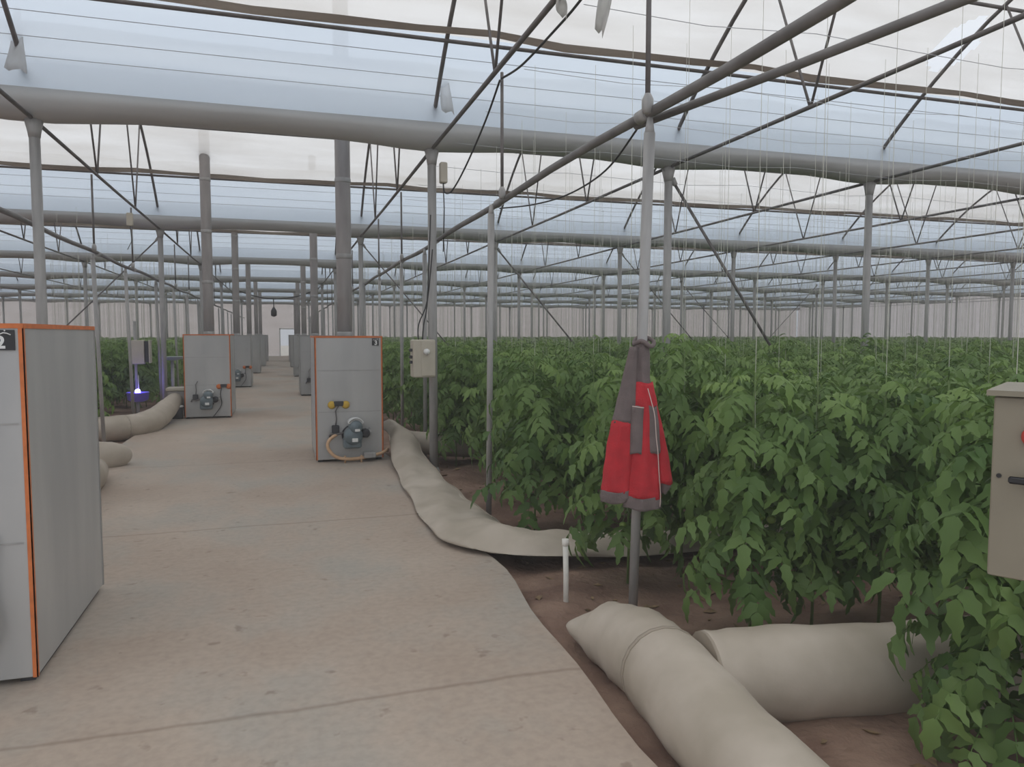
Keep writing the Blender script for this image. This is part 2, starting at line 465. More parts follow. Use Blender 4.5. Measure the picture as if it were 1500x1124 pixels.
for k in range(len(GY)-1):
    for i, x in enumerate(PX):
        vis = False
        for yy in (GY[k]+2, GY[k]+5, GY[k]+BAY):
            z = .297*x+.955*yy; u = (.955*x-.297*yy)/z if z > .5 else 9
            if abs(u) < .74: vis = True
        if not vis: continue
        loc = (x, GY[k], 0)
        if k <= 2 and i in names_x:
            lab = 'dark steel roof truss ' + names_x[i] + ', ' + ['in the nearest roof bay','in the second roof bay','in the third roof bay'][k]
            if not usedn: o = tn; o.location = loc; o['label'] = lab; usedn = True
            else: o = dup(tn, loc, tree=tnt, label=lab)
        else:
            lab = 'dark steel roof truss in a far bay or far over the plants'
            if not usedf: o = tf; o.location = loc; o['label'] = lab; usedf = True
            else: o = dup(tf, loc, tree=tft, label=lab)
            o['group'] = 'distant roof trusses'

# purlins and film rolls along each bay
ordn = ['nearest','second','third','fourth','fifth','sixth','last']
def along_x(r, dz=0.0, wob=0.0, n=8):
    mb = MB(); xs = [XW0 + .8*j for j in range(int((XW1-XW0)/.8)+1)] + [XW1]
    pts = []
    for x in xs:
        d = min(abs(x-p) for p in PX)
        pts.append((x, wob*math.sin(x*1.9)*.5, dz - wob*(1-math.exp(-(d/.8)**2)) + wob*.3*math.sin(x*3.7)))
    rr = [r*(1+ (.25*math.sin(x*2.7)*math.sin(x*.83) if wob else 0)) for x in xs]
    return mb.tube(pts, rr, n)
m_pur = along_x(.022); m_thin = along_x(.004, n=5); m_roll = along_x(.04, -.03, .045)
protos = {}
def place(key, mb, name, material, y, z, label, cat, group):
    if key not in protos: o = mb.build(name, material, None, (0,y,z)); protos[key] = o
    else:
        o = protos[key].copy(); COL.objects.link(o); o.location = (0,y,z)
    tag(o, label, cat, group); return o
for k in range(len(GY)-1):
    b = ordn[k]
    for s, side in ((BAY-.88,'far slope'), (.88,'near slope')):
        if k == 0 and side == 'near slope': continue
        place('pur', m_pur, 'roof_purlin', M['steel_dark'], GY[k]+s, arch(s)-.06, f'straight lower purlin pipe on the {side} of the {b} roof bay', 'purlin', 'roof purlins')
        s2 = s + (.10 if side == 'far slope' else -.10)
        place('roll', m_roll, 'film_roll', M['film_roll'], GY[k]+s2-(.28 if side=='far slope' else -.28), arch(s)+.02, f'lumpy rolled film along the lower vent of the {side} of the {b} roof bay', 'rolled film', 'rolled vent films')
    for s, side in ((2.0,'near slope'), (BAY-2.0,'far slope'), (BAY/2,'ridge')):
        if k == 0 and side == 'near slope': continue
        place('pur', m_pur, 'roof_purlin', M['steel_dark'], GY[k]+s, arch(s)-.06, f'upper purlin pipe at the {side} of the {b} roof bay', 'purlin', 'roof purlins')
    if k < 4:
        for s, w in ((.34,'lowest'), (.5,'middle'), (.7,'highest')):
            place('thin', m_thin, 'film_wire', M['wire_pale'], GY[k]+BAY-s, arch(s)-.03, f'{w} thin wire behind the blue film strip of the {b} roof bay', 'wire', 'film wires')

# crop wires along the plant rows, carrying the strings
m_crop = along_x(.0035, n=4)
ROWS = []
for p in range(24):
    y = 2.15 + 2.4*p
    ROWS += [y, y+1.22]
ROWS = [y for y in ROWS if y < YEND-1]
# wires only over the plants right of the path
def crop_wire():
    mb = MB(); pts = [(1.9 + j*.9, 0, -.03*math.sin(j*2.1)) for j in range(int((XW1-1.9)/.9)+1)]
    return mb.tube(pts, .0026, 5)
m_cw = crop_wire()
for q, y in enumerate(ROWS[:14]):
    nth = ['first','second','third','fourth','fifth','sixth','seventh','eighth','ninth','tenth','eleventh','twelfth','thirteenth','fourteenth'][q]
    place('crop', m_cw, 'crop_wire', M['wire_pale'], y, GH-.04, f'thin overhead crop wire over the {nth} plant row from the camera', 'wire', 'overhead crop wires')

# ------------------------------------------------------------------ support rails along the path with their short posts
HB = 2.76
def rail(name, x, label):
    mb = MB(); pts = [(x + .015*math.sin(y*.8), y, HB + .012*math.sin(y*1.7)) for y in [-2+.7*j for j in range(int((YEND+1)/.7))]]
    mb.tube(pts, .027, 10)
    t = thing(name, label, 'pipe rail'); mb.build('rail_pipe', M['pipe'], t)
    cl = [3.62+2.75*j for j in range(6)] if x > 0 else [9.3+2.75*j for j in range(5)]
    for y in cl: MB().tube([(x,y-.05,HB),(x,y+.05,HB)], .036, 10).build('clamp', M['steel'], t)
    return t
rail('support_rail', 1.86, 'thick dark pipe rail resting on the posts along the right side of the path')
rail('support_rail', -2.5, 'thick dark pipe rail resting on the posts along the left side of the path')
t = thing('stay_pipe','slanting dark pipe meeting the right rail at the top of the post with the jacket','pipe')
MB().tube([(1.88,3.75,HB-.02),(2.15,2.75,HB+.0),(2.42,1.6,HB+.02),(2.8,.2,HB+.03)], .021, 10).build('pipe', M['pipe'], t)
rp = thing('rail_post','x','post')
MB().tube([(0,0,SOIL-.1),(0,0,1.35),(0,0,HB-.1)], [.026,.027,.030], 10).build('pole', M['steel'], rp)
MB().tube([(0,0,HB-.12),(0,0,HB-.02)], [.030,.014], 10).build('tip', M['steel'], rp)
rpt = tree_of(rp); usedr = False
rl = {0:'slim rail post right of the path standing near the camera',1:'slim rail post the red jacket hangs from',2:'slim pale rail post between the jacket and the switch box post, beside the flat duct'}
for j in range(19):
    y = .98 + 2.75*j
    if j == 0: continue
    lab = rl.get(j, 'slim rail post right of the path beyond the small cream switch box'); 
    if j == 3: y += .75
    if not usedr: o = rp; usedr = True; o['label'] = lab; o.location = (1.86,y,0)
    else: o = dup(rp, (1.86,y,0), tree=rpt, label=lab)
    if j == 1: o.location = (1.885, 3.735, 0); o.rotation_euler = (.066, -.008, 0)
    if j == 2: o.location = (1.80, 6.5, 0)
    if j > 2: o['group'] = 'far rail posts right'
for j in range(16):
    y = 12.0 + 2.75*j - (.45 if j == 1 else 0)
    lab = 'slim rail post left of the path behind the near heater' if j == 0 else 'slim rail post left of the path beyond the near heater'
    o = dup(rp, (-2.5,y,0), tree=rpt, label=lab)
    if j: o['group'] = 'far rail posts left'

# hanging struts between truss and rail
st = thing('hanging_strut','x','strut')
MB().tube([(0,0,HB+.02),(0,0,GH+.02)], .014, 8).build('bar', M['steel_dark'], st)
MB().lathe([(.02,HB-.02),(.03,HB),(.03,HB+.05),(.016,HB+.08)], 10).build('clip', M['steel'], st)
stt = tree_of(st); useds = False
for k in range(4):
    for side, x in (('right',1.8), ('left',-2.43)):
        for q, s in enumerate((S1, S2)):
            if k == 0 and (q == 0 or side == 'left'): continue
            y = GY[k]+s
            w = 'second' if (k > 0 and q) else ('first' if k > 0 else 'only')
            lab = f'upright strut from truss to rail, {side} of the path, {w} in the {ordn[k]} roof bay'
            if not useds: o = st; useds = True; o.location = (x,y,0); o['label'] = lab
            else: o = dup(st, (x,y,0), tree=stt, label=lab)
o = dup(st, (1.83, 3.52, 0), tree=stt, label='thin upright strut above the top of the post with the jacket')

# diagonal braces
def brace(a, b, label, r=.02):
    t = thing('diagonal_brace', label, 'brace', a)
    A, B = Vector(a), Vector(b); d = B-A
    MB().tube([(0,0,0), tuple(d)], r, 8).build('brace_pipe', M['steel_dark'], t)
    MB().tube([(0,0,.03),tuple(d*.02)], r*1.7, 8).build('end_clamp', M['steel'], t)
brace((4.95,8.8,3.62),(7.2,8.85,.55),'dark slanting brace running down from the tall post behind the jacket into the plants')
brace((4.95,GY[2]+.05,3.62),(7.7,GY[2]+.1,.5),'dark slanting brace from the second gutter into the plants, left of the jacket post')
brace((1.8,GY[2]+.05,3.6),(4.3,GY[2]+.1,.7),'thin slanting brace from the second gutter right of the path', .014)
brace((-2.4,GY[2]+.05,3.6),(-5.2,GY[2]+.1,.7),'thin slanting brace on the left of the path from the second gutter', .014)
brace((8.2,GY[2]+.05,3.6),(11,GY[2]+.1,.7),'thin slanting brace deep among the plants under the second gutter', .014)
brace((14.6,GY[3]+.05,3.6),(17.6,GY[3]+.1,.7),'thin slanting brace far to the right under the third gutter', .016)
brace((20.9,GY[3]+.05,3.6),(17.9,GY[3]+.1,.7),'thin brace leaning the other way far to the right under the third gutter', .016)

# ------------------------------------------------------------------ heaters
def digits(txt, size, parent, loc, rot=(PI/2,0,0), material=None, name='number', font=None, offset=.0):
    cu = bpy.data.curves.new(name, 'FONT'); cu.body = txt; cu.size = size; cu.align_x = 'CENTER'; cu.extrude = .001; cu.offset = offset
    o = bpy.data.objects.new(name, cu); COL.objects.link(o); o.location = loc; o.rotation_euler = rot
    dg = bpy.context.evaluated_depsgraph_get(); me = bpy.data.meshes.new_from_object(o.evaluated_get(dg)); me.materials.clear(); me.materials.append(material or M['white'])
    bpy.data.objects.remove(o); m = bpy.data.objects.new(name, me); COL.objects.link(m); m.location = loc; m.rotation_euler = rot; m.parent = parent
    return m
HW, HD, HH = .83, 1.32, 1.575
def heater(label, loc, num=None, plate_w=.085, plate_x=.74, detail=True, trim_front=True, burner_x=.44, knob='yellow', H=HH, rz=0):
    t = thing('greenhouse_heater', label, 'heater', loc, rz)
    mb = MB(); mb.box(0, HW, 0, HD, .03, H, 0, .004); mb.build('cabinet', M['cabinet'], t)
    for x in (.02, HW-.08): MB().box(x, x+.06, .04, HD-.04, -.005, .04).build('skid', M['motor_dark'], t)
    w = .017
    for (x, y) in ((0,0),(HW,0),(0,HD),(HW,HD)):
        mb = MB(); sx = 1 if x == 0 else -1; sy = 1 if y == 0 else -1
        e = .004
        for (ax0,ax1,ay0,ay1) in ((x-sx*e, x+sx*w, y-sy*e, y+sy*.001), (x-sx*e, x+sx*.001, y-sy*e, y+sy*w)):
            mb.box(min(ax0,ax1), max(ax0,ax1), min(ay0,ay1), max(ay0,ay1), .03, H-.008)
        mb.build('corner_trim', M['orange'] if trim_front and y == 0 else M['steel'], t)
    for (x0,x1,y0,y1) in ((-.004,HW+.004,-.005,.016),(-.004,HW+.004,HD-.016,HD+.005),(-.005,.016,0,HD),(HW-.016,HW+.005,0,HD)):
        mb = MB(); mb.box(x0,x1,y0,y1,H-.018,H+.004); mb.build('top_trim', M['orange'] if trim_front else M['steel'], t)
    # flue through the roof
    cx, cy = HW*.5, HD*.42
    fl = MB(); fl.tube([(cx,cy,H-.01),(cx,cy,2.2),(cx,cy,3.4),(cx,cy,5.2),(cx,cy,6.3)], .098, 20); f = fl.build('flue_pipe', M['flue'], t)
    for z in (H+.03, 2.62, 3.6, 4.6):
        MB().lathe([(.1,z-.03),(.104,z-.02),(.104,z+.02),(.1,z+.03)], 20, (cx,cy,0)).build('flue_joint', M['steel'], f)
    # horizontal panel seams
    for z in (H*.40, H*.73): MB().box(.03, HW-.03, -.0025, .001, z-.004, z+.004).build('panel_seam', M['steel'], t)
    if num:
        mb = MB(); mb.box(plate_x-plate_w/2, plate_x+plate_w/2, -.008, -.001, H-.115, H-.025); p = mb.build('number_plate', M['black'], t)
        digits(num, .075, p, (plate_x+.005 if plate_w < .1 else plate_x+.03, -.0085, H-.105), offset=.0028)
        # short row of joined script above the number
        mb = MB(); z0 = H-.042; x0 = plate_x-plate_w*.42; k = plate_w*.84
        pts = [(0,.1),(.1,-.15),(.22,-.1),(.26,.28),(.3,-.05),(.48,-.05),(.55,.35),(.6,-.05),(.72,-.05),(.8,.22),(.9,.1),(1,-.25)]
        mb.tube([(x0+k*a, -.009, z0+.02*b) for a, b in pts], .0026, 6)
        mb.ball((x0+k*.5,-.009,z0-.012), .0035, 6); mb.ball((x0+k*.84,-.009,z0+.014), .0035, 6)
        mb.build('script', M['white'], p)
    if detail:
        bx, bz = burner_x, .345
        # burner: flange, cast body, motor, cap, feet
        MB().lathe([(.13,-.001),(.13,.03),(.1,.04)], 20, (bx,0,bz-.01), 0, 'y').build('burner_flange', M['motor_dark'], t)
        mo = MB(); mo.lathe([(.02,.03),(.105,.04),(.115,.09),(.115,.2),(.1,.23),(.03,.235)], 22, (bx,0,bz), 0, 'y')
        mo.box(bx-.12, bx+.10, -.2, -.05, bz-.16, bz-.02, 0, .02); mt = mo.build('burner_body', M['motor'], t)
        mb = MB(); mb.lathe([(.075,.05),(.085,.1),(.085,.2),(.07,.24),(.02,.25)], 18, (bx+.03,0,bz+.11), 0, 'y'); mb.build('motor', M['motor'], mt)
        mb = MB()
        for a in range(-6, 7):
            g = PI/2 + a*.16; mb.box(bx+.03+.098*math.cos(g)-.012, bx+.03+.098*math.cos(g)+.012, -.22, -.07, bz+.11+.098*math.sin(g)-.012, bz+.11+.098*math.sin(g)+.012)
        mb.build('motor_cowl', M['white'], mt)
        MB().box(bx+.015, bx+.075, -.254, -.248, bz+.06, bz+.09).build('rating_label', M['white'], mt)
        MB().box(bx-.02, bx+.05, -.24, -.2, bz-.07, bz-.025).build('rating_label', M['white'], mt)
        MB().lathe([(.03,.05),(.055,.06),(.055,.15),(.03,.17)], 14, (bx+.155,0,bz+.02), 0, 'y').build('fuel_pump', M['motor_dark'], mt)
        MB().tube([(bx+.1,-.1,bz-.03),(bx+.17,-.12,bz-.02),(bx+.22,-.1,bz+.03),(bx+.21,-.02,bz+.06)], .016, 8).build('elbow_pipe', M['steel'], mt)
        # control switch box on conduit
        MB().box(bx-.25, bx-.16, -.07, 0, bz+.02, bz+.12, 0, .008).build('relay_box', M['motor_dark'], t)
        MB().tube([(bx-.2,-.02,bz+.12),(bx-.19,-.02,bz+.2),(bx-.2,-.02,bz+.3),(bx-.16,-.02,bz+.37)], .008, 6).build('conduit', M['steel_dark'], t)
        MB().tube([(bx-.28,-.03,bz-.02),(bx-.26,-.05,bz+.02),(bx-.2,-.06,bz+.01),(bx-.1,-.08,bz+.03)], .014, 8).build('gas_pipe', M['steel_dark'], t)
        kx, kz = (bx-.16, .735) if knob == 'yellow' else (bx+.3, .62)
        MB().box(kx-.06, kx+.06, -.035, 0, kz-.03, kz+.03, 0, .006).build('thermostat', M['motor_dark'], t)
        for s in (-1, 1):
            MB().lathe([(.048,0),(.05,.02),(.03,.035),(.002,.036)], 16, (kx+s*.085,0,kz-.015), 0, 'y').build('thermostat_knob', M['yellow'] if knob == 'yellow' else M['orange'], t)
        if knob == 'yellow' and H < 1.6:
            pts = smooth_path([(bx-.19,-.05,bz+.01),(bx-.29,-.09,bz-.06),(bx-.3,-.1,bz-.16),(bx-.2,-.11,bz-.27),(bx-.02,-.12,bz-.30),(bx+.2,-.1,bz-.28),(bx+.36,-.06,bz-.25),(bx+.46,.1,bz-.23)], 5)
            MB().tube(pts, .021, 9).build('fuel_hose', M['hose'], t)
            mb = MB(); mb.box(bx+.13, bx+.28, -.16, -.03, .05, .12, 0, .01); mb.build('filter_block', M['steel'], t)
            for x in (bx-.1, bx+.1): MB().tube([(x,-.12,0),(x,-.12,.09)], .012, 8).build('hose_foot', M['hose'], t)
        else:
            MB().tube(smooth_path([(bx+.26,-.03,kz-.04),(bx+.24,-.05,.45),(bx+.25,-.05,.25),(bx+.1,-.06,.03)],5), .008, 6).build('cable', M['cable'], t)
    return t
heater('galvanized heater cabinet nearest the camera with orange corners and plate 2', (-1.10-HW, 3.80, 0), '2', .17, HW-.115, H=1.645)
heater('galvanized heater cabinet with orange edging and yellow knobs right of the path', (.39, 9.46, 0), '3', .085, .745)
heater('galvanized heater cabinet beside the round tray and bucket left of the path', (-1.77, 15.15, 0), None, knob='orange', burner_x=.40, H=1.60)
fl = [('third galvanized heater down the left row, behind the one beside the tray', -1.72, 23.8), ('fourth galvanized heater down the left row of the path', -1.68, 32.2),
      ('fifth galvanized heater down the left row of the path', -1.62, 39.5), ('sixth galvanized heater, last in the left row', -1.6, 46.6),
      ('second galvanized heater down the right row, just behind the one with yellow knobs', .45, 20.0), ('third galvanized heater down the right row of the path', .43, 29.2),
      ('fourth galvanized heater down the right row of the path', .40, 37.6), ('fifth galvanized heater, last in the right row', .42, 45.5)]
for lab, x, y in fl: heater(lab, (x, y, 0), None, detail=(y < 30), trim_front=False, knob='orange', burner_x=.42, H=1.57)

# ------------------------------------------------------------------ air ducts of cream fabric
def duct(label, path, R, flats=None, seams=(), n=20, sm=6):
    t = thing('air_duct', label, 'air duct')
    P = smooth_path(path, sm); k = len(P)
    def interp(a):
        if not isinstance(a, (list, tuple)): return [a]*k
        return [a[min(int(i*(len(a)-1)/(k-1)), len(a)-2)]*(1-(i*(len(a)-1)/(k-1)-min(int(i*(len(a)-1)/(k-1)), len(a)-2))) + a[min(int(i*(len(a)-1)/(k-1)), len(a)-2)+1]*(i*(len(a)-1)/(k-1)-min(int(i*(len(a)-1)/(k-1)), len(a)-2)) for i in range(k)]
    RR = interp(R); fx = interp([f[0] for f in flats] if flats else 1.0); fz = interp([f[1] for f in flats] if flats else 1.0)
    rr = [r*(1+.02*math.sin(i*1.9)+.015*math.sin(i*.77+2)) for i, r in enumerate(RR)]
    mb = MB(); mb.tube(P, rr, n, flat=[(a,b) for a, b in zip(fx, fz)])
    mb.build('duct_sleeve', M['duct'], t)
    for q in seams:
        i = min(int(q*(k-1)), k-2); a, b = P[i], P[i+1]; c = (a+b)/2; d = (b-a).normalized()*.012
        MB().tube([c-d, c, c+d], [rr[i]*1.005, rr[i]*1.012, rr[i]*1.005], n, flat=[(fx[i],fz[i])]*3).build('seam', M['seam'], t)
    return t
r = .2
duct('thick inflated cream duct lying along the path edge in the near right corner', [(1.46,-.4,.09),(1.48,1.2,.09),(1.54,2.2,.09),(1.61,2.85,.09),(1.62,3.15,.08),(1.58,3.40,.06),(1.48,3.62,.045)], [.185,.185,.19,.20,.195,.165,.05], flats=[(1,1)]*6+[(1.4,.5)], seams=(.50,))
duct('inflated cream duct branching off the near one towards the plants', [(1.76,2.78,.09),(2.0,2.74,.09),(2.6,2.62,.08),(3.4,2.55,.07),(5.5,2.5,.07),(8,2.5,.07)], [.19,.2,.205,.205,.2,.2], seams=(.03,))
def flat_duct(label, path, W, T):
    t = thing('air_duct', label, 'air duct'); P = smooth_path(path, 8); k = len(P); mb = MB(); rings = []
    f = lambda A, i: float(np.interp(i/(k-1)*(len(A)-1), range(len(A)), A))
    for i, p in enumerate(P):
        d = (P[min(i+1,k-1)] - P[max(i-1,0)]); d.z = 0; d.normalize(); sd = Vector((d.y,-d.x,0)); w, h = f(W,i), f(T,i); ring = []
        for q in range(24):
            a = 2*PI*q/24; x = math.cos(a); zz = h*(1-abs(x)**2.2)*(1 if math.sin(a) > 0 else -.25)
            zz += (.010*math.sin(i*.9+x*3) + .012*math.sin(i*.37-x*5) + .02*math.exp(-((i-k*.55)/3)**2)*(1-abs(x)))*(math.sin(a) > 0)
            ring.append(tuple(p + sd*(x*w*(1+.05*math.sin(i*.6+(x > 0)*2))) + Vector((0,0,zz))))
        rings.append(ring[::-1])
    mb.rings(rings, 0, True); mb.build('duct_sleeve', M['duct'], t)
    e = [Vector(r_[12 if False else 11]) + Vector((0,0,.004)) for r_ in rings]; MB().tube(e, .006, 6).build('edge_seam', M['seam'], t)
    return t
flat_duct('flat collapsed cream duct snaking from the heater with yellow knobs to the plants', [(1.40,10.4,.30),(1.50,9.8,.26),(1.47,9.2,.14),(1.44,8.4,.05),(1.42,7.4,.03),(1.40,6.5,.03),(1.41,5.75,.035),(1.52,5.32,.04),(1.85,5.12,.02),(2.4,5.05,-.02),(3.4,5.0,-.03),(5.0,5.0,-.03)],
     [.10,.16,.20,.22,.25,.27,.30,.30,.25,.23,.22,.22], [.10,.12,.10,.07,.05,.05,.07,.12,.10,.12,.12,.12])
duct('cream duct lying low across the soil behind the small switch box post', [(1.5,9.85,.18),(2.0,9.75,.12),(2.6,9.65,.08),(3.6,9.6,.06),(6,9.6,.06)], [.16,.17,.17,.17,.17], [(1,.9)]*5)
duct('cream duct bending away from the heater beside the round tray, left of the path', [(-2.0,15.9,.34),(-2.02,15.0,.26),(-2.08,14.0,.16),(-2.2,13.3,.12),(-2.5,12.95,.12),(-3.0,12.85,.12),(-5,12.8,.12)], [.14,.17,.2,.21,.2,.2,.2], seams=(.62,))
duct('bulging closed end of a cream duct on the soil behind the near left heater', [(-3.4,9.6,.12),(-2.6,9.8,.12),(-2.1,9.95,.12),(-1.9,10.05,.1),(-1.83,10.1,.07)], [.19,.2,.19,.14,.05])
duct('upright bulging cream duct just behind the near left heater', [(-2.05,5.3,.2),(-2.0,6.6,.14),(-1.98,7.6,.13),(-1.97,8.6,.13),(-2.0,9.2,.1)], [.17,.19,.2,.2,.1])

# ------------------------------------------------------------------ electrical boxes
t = thing('switch_box', 'small cream switch box fixed to the roof post right of the path', 'switch box', (1.45, 8.50, 1.10))
MB().box(0,.26,-.02,.2,0,.44,0,.012).build('enclosure', M['cream'], t)
MB().box(.09,.255,-.03,-.018,.02,.42,0,.004).build('door', M['cream'], t)
MB().lathe([(.036,.0),(.036,.03),(.022,.05),(.002,.055)], 14, (.15,-.03,.30), 0, 'y').build('rotary_switch', M['white'], t)
for z in (.16,.22,.30): MB().box(-.035,0,.03,.08,z,z+.035,0,.006).build('cable_gland', M['motor_dark'], t)
for q in range(2): MB().tube(smooth_path([(.08+.05*q,.1,.44),(.09+.06*q,.12,.62),(.2,.15,.9),(.27-.02*q,.17,1.5+.4*q)],4), .008, 6).build('cable', M['cable'], t)
t = thing('control_cabinet', 'large cream control cabinet with thin lid, red button and black handle', 'control cabinet', (1.765, 1.455, .968), math.radians(-60))
MB().box(0,.46,0,.22,0,.475,0,.006).build('enclosure', M['cream_shaded'], t)
MB().box(.003,.457,-.012,0,.003,.472,0,.003).build('door', M['cream_shaded'], t)
mb = MB(); mb.add([(-.012,-.03,.475),(.475,-.03,.475),(.475,.25,.481),(-.012,.25,.481),(-.012,-.03,.489),(.475,-.03,.489),(.475,.25,.497),(-.012,.25,.497)], [(3,2,1,0),(4,5,6,7),(0,1,5,4),(1,2,6,5),(2,3,7,6),(3,0,4,7)]); mb.build('lid', M['cream_shaded'], t)
h = MB().lathe([(.028,0),(.028,.014),(.018,.02),(.016,.03)], 16, (.105,-.012,.265), 0, 'y').build('rotary_handle', M['black'], t)
MB().box(.045,.165,-.05,-.04,.256,.274,0,.004).build('handle_bar', M['black'], h)
MB().lathe([(.027,0),(.027,.012),(.021,.024),(.002,.028)], 18, (.092,-.012,.375), 0, 'y').build('push_button', M['red'], t)
MB().lathe([(.006,0),(.006,.004)], 8, (.02,-.012,.268), 0, 'y').build('door_screw', M['black'], t)
MB().tube([(.36,.3,-1.2),(.36,.3,.45)], .027, 10).build('stand_post', M['steel'], t)
MB().box(.1,.42,.22,.27,.38,.42).build('mounting_bracket', M['steel'], t)
t = thing('junction_box', 'small cream junction box high on the roof post under the near gutter', 'junction box', (1.86, 8.70, 3.38))
MB().box(-.04,.045,-.04,.05,0,.24,0,.01).build('case', M['cream'], t); MB().box(-.035,.04,-.046,-.04,.01,.23).build('cover', M['cream'], t)
MB().tube([(0,0,0),(.01,0,-.3),(0,.02,-.8)], .007, 6).build('cable', M['cable'], t)
t = thing('junction_box', 'small cream junction box high on the left strut over the path edge', 'junction box', (-2.43, 14.2, 3.55))
MB().box(-.05,.05,-.09,-.02,-.1,.12,0,.01).build('case', M['cream'], t)
MB().tube([(0,-.05,-.1),(.02,-.05,-.35),(-.05,-.05,-.5)], .006, 6).build('cable', M['cable'], t)
t = thing('switch_box', 'cream switch box with an open door left of the path above the blue lamp', 'switch box', (-3.05, 17.1, .98))
MB().box(0,.3,0,.16,0,.50,0,.012).build('enclosure', M['cream'], t); MB().box(.31,.40,.02,.14,.04,.48).build('inner_panel', M['motor_dark'], t)
MB().box(.40,.425,-.1,.14,.02,.5,0,.004).build('door', M['cream'], t); MB().tube([(.1,.2,-1.1),(.1,.2,.9)], .03, 10).build('stand_post', M['steel'], t)

# ------------------------------------------------------------------ small things on the left
t = thing('insect_lamp', 'glowing blue insect lamp over a small blue tub left of the path', 'lamp', (-2.88,17.0,0))
MB().lathe([(.12,.20),(.20,.24),(.215,.38),(.225,.385),(.22,.40),(.2,.395),(.19,.26),(.05,.23)], 20).build('tub', M['blue_tub'], t)
MB().ball((.02,-.12,.42), .055, 8).build('bulb', M['blue_glow'], t)
MB().tube([(0,0,SOIL-.05),(0,0,.22)], .03, 8).build('stake', M['steel'], t)
MB().tube([(.02,0,.23),(.02,0,.75)], .012, 8).build('bracket_rod', M['steel'], t)
l = bpy.data.lights.new('insect_lamp_light','POINT'); l.energy = 4; l.color = (.32,.25,1); l.shadow_soft_size = .06
lo = bpy.data.objects.new('insect_lamp_light', l); COL.objects.link(lo); lo.location = (-2.84,16.76,.47)
t = thing('round_tray', 'round pale green tray on a slim pole left of the path', 'tray stand', (-2.28,17.6,0))
MB().lathe([(.04,1.03),(.22,1.07),(.245,1.11),(.25,1.12),(.22,1.10),(.02,1.06)], 22).build('tray', M['tray'], t)
MB().tube([(0,0,SOIL-.02),(0,0,1.05)], .035, 10).build('pole', M['steel'], t)
t = thing('fan_housing', 'brown fan housing standing against the heater left of the path', 'fan housing', (-1.98,15.75,0))
MB().box(-.16,.18,-.1,.3,.22,.52,0,.03).build('casing', M['flue'], t); MB().box(-.18,.19,-.12,.32,.5,.56,0,.01).build('lid', M['cream'], t)
for x in (-.12,.14): MB().box(x-.02,x+.02,-.04,.24,SOIL,.23).build('leg', M['motor_dark'], t)
t = thing('bucket', 'small dark bucket with a white rim at the foot of the left heater', 'bucket', (-1.92,15.25,0))
MB().lathe([(.085,0),(.10,.01),(.115,.22),(.105,.22),(.09,.02)], 18).build('pail', M['motor_dark'], t); MB().lathe([(.115,.22),(.122,.225),(.122,.245),(.112,.25)], 18).build('rim', M['white'], t)
t = thing('pipe_stub', 'short white plastic pipe stub sticking out of the soil left of the jacket post', 'pipe stub', (1.64,4.15,SOIL))
MB().tube([(0,0,-.1),(0,0,.2),(-.005,0,.40)], .017, 12).build('pipe', M['pvc'], t); MB().lathe([(.017,.39),(.022,.395),(.022,.43),(.016,.432)], 12, (-.005,0,0)).build('cap', M['pvc'], t)
t = thing('stake', 'thin white stake beside the bucket', 'stake', (-1.98,14.75,SOIL))
MB().tube([(0,0,-.05),(0,0,.3)], .014, 8).build('rod', M['pvc'], t)

# hanging cables, torn film strips
def cable(label, pts, r=.008, name='cable'):
    o = MB().tube(smooth_path(pts, 8), r, 7).build(name, M['cable']); return tag(o, label, 'cable')
cable('black cable sweeping up from the truss strut towards the camera', [(1.77,5.98,3.70),(1.80,5.55,3.66),(1.83,5.0,3.68),(1.86,4.55,3.72),(1.9,4.2,3.82),(1.95,3.8,4.0)], .009)
cable('black cable looping from the truss down to the junction box on the near roof post', [(1.77,6.02,3.70),(1.80,6.6,3.52),(1.83,7.5,3.30),(1.85,8.2,3.20),(1.86,8.62,3.26),(1.86,8.70,3.38)], .009)
cable('thin dark cable hanging below the right rail past the jacket post top', [(1.9,3.78,2.73),(1.95,4.3,2.62),(1.98,5.0,2.60),(1.95,5.7,2.64),(1.88,6.4,2.72)], .006)
cable('dark cable swag across the far end of the path', [(-1.9,33.0,3.5),(-1.0,33.0,3.2),(-.2,33.0,3.1),(.8,33.0,3.25),(1.6,33.0,3.6)], .025)
t = thing('hanging_lamp', 'small dark lamp hanging over the far end of the path', 'lamp', (-.28,33.0,0))
MB().tube([(0,0,3.1),(0,0,2.75)], .02, 8).build('drop_rod', M['cable'], t); MB().lathe([(.03,2.75),(.12,2.6),(.12,2.4),(.04,2.35)], 12).build('lamp_housing', M['motor_dark'], t)
def strip(label, x, y, z, w, h, sway, taper=0):
    mb = MB(); n = 8; vs = []
    for j in range(n+1):
        q = j/n
        for i in range(5):
            a = i/4-.5
            vs.append((x+a*w*(1-.25*q if not taper else .12+.88*q-.5*max(0,q-.85))+sway*q*q, y+.03*math.sin(q*5+a*4), z-h*q+.02*math.sin(a*9)*q))
    mb.add(vs, [(j*5+i,j*5+i+1,(j+1)*5+i+1,(j+1)*5+i) for j in range(n) for i in range(4)], 0, True)
    o = mb.build('torn_film_strip', M['film_top']); tag(o, label, 'film strip'); 
    md = o.modifiers.new('thickness','SOLIDIFY'); md.thickness = .002
strip('larger torn film strip dangling from the strut above the jacket post', 1.84, 4.05, 3.80, .07, .46, -.05)
strip('short torn film scrap hanging from the truss beside the cable', 1.74, 4.55, 3.78, .07, .16, .02)
strip('pale film scrap tangled at the rib foot on the near roof post', 1.80, 8.36, 4.72, .16, .62, .05, 1)
strip('pale film scrap on the left rib foot above the near left heater', -2.34, 8.34, 4.72, .2, .6, -.04, 1)

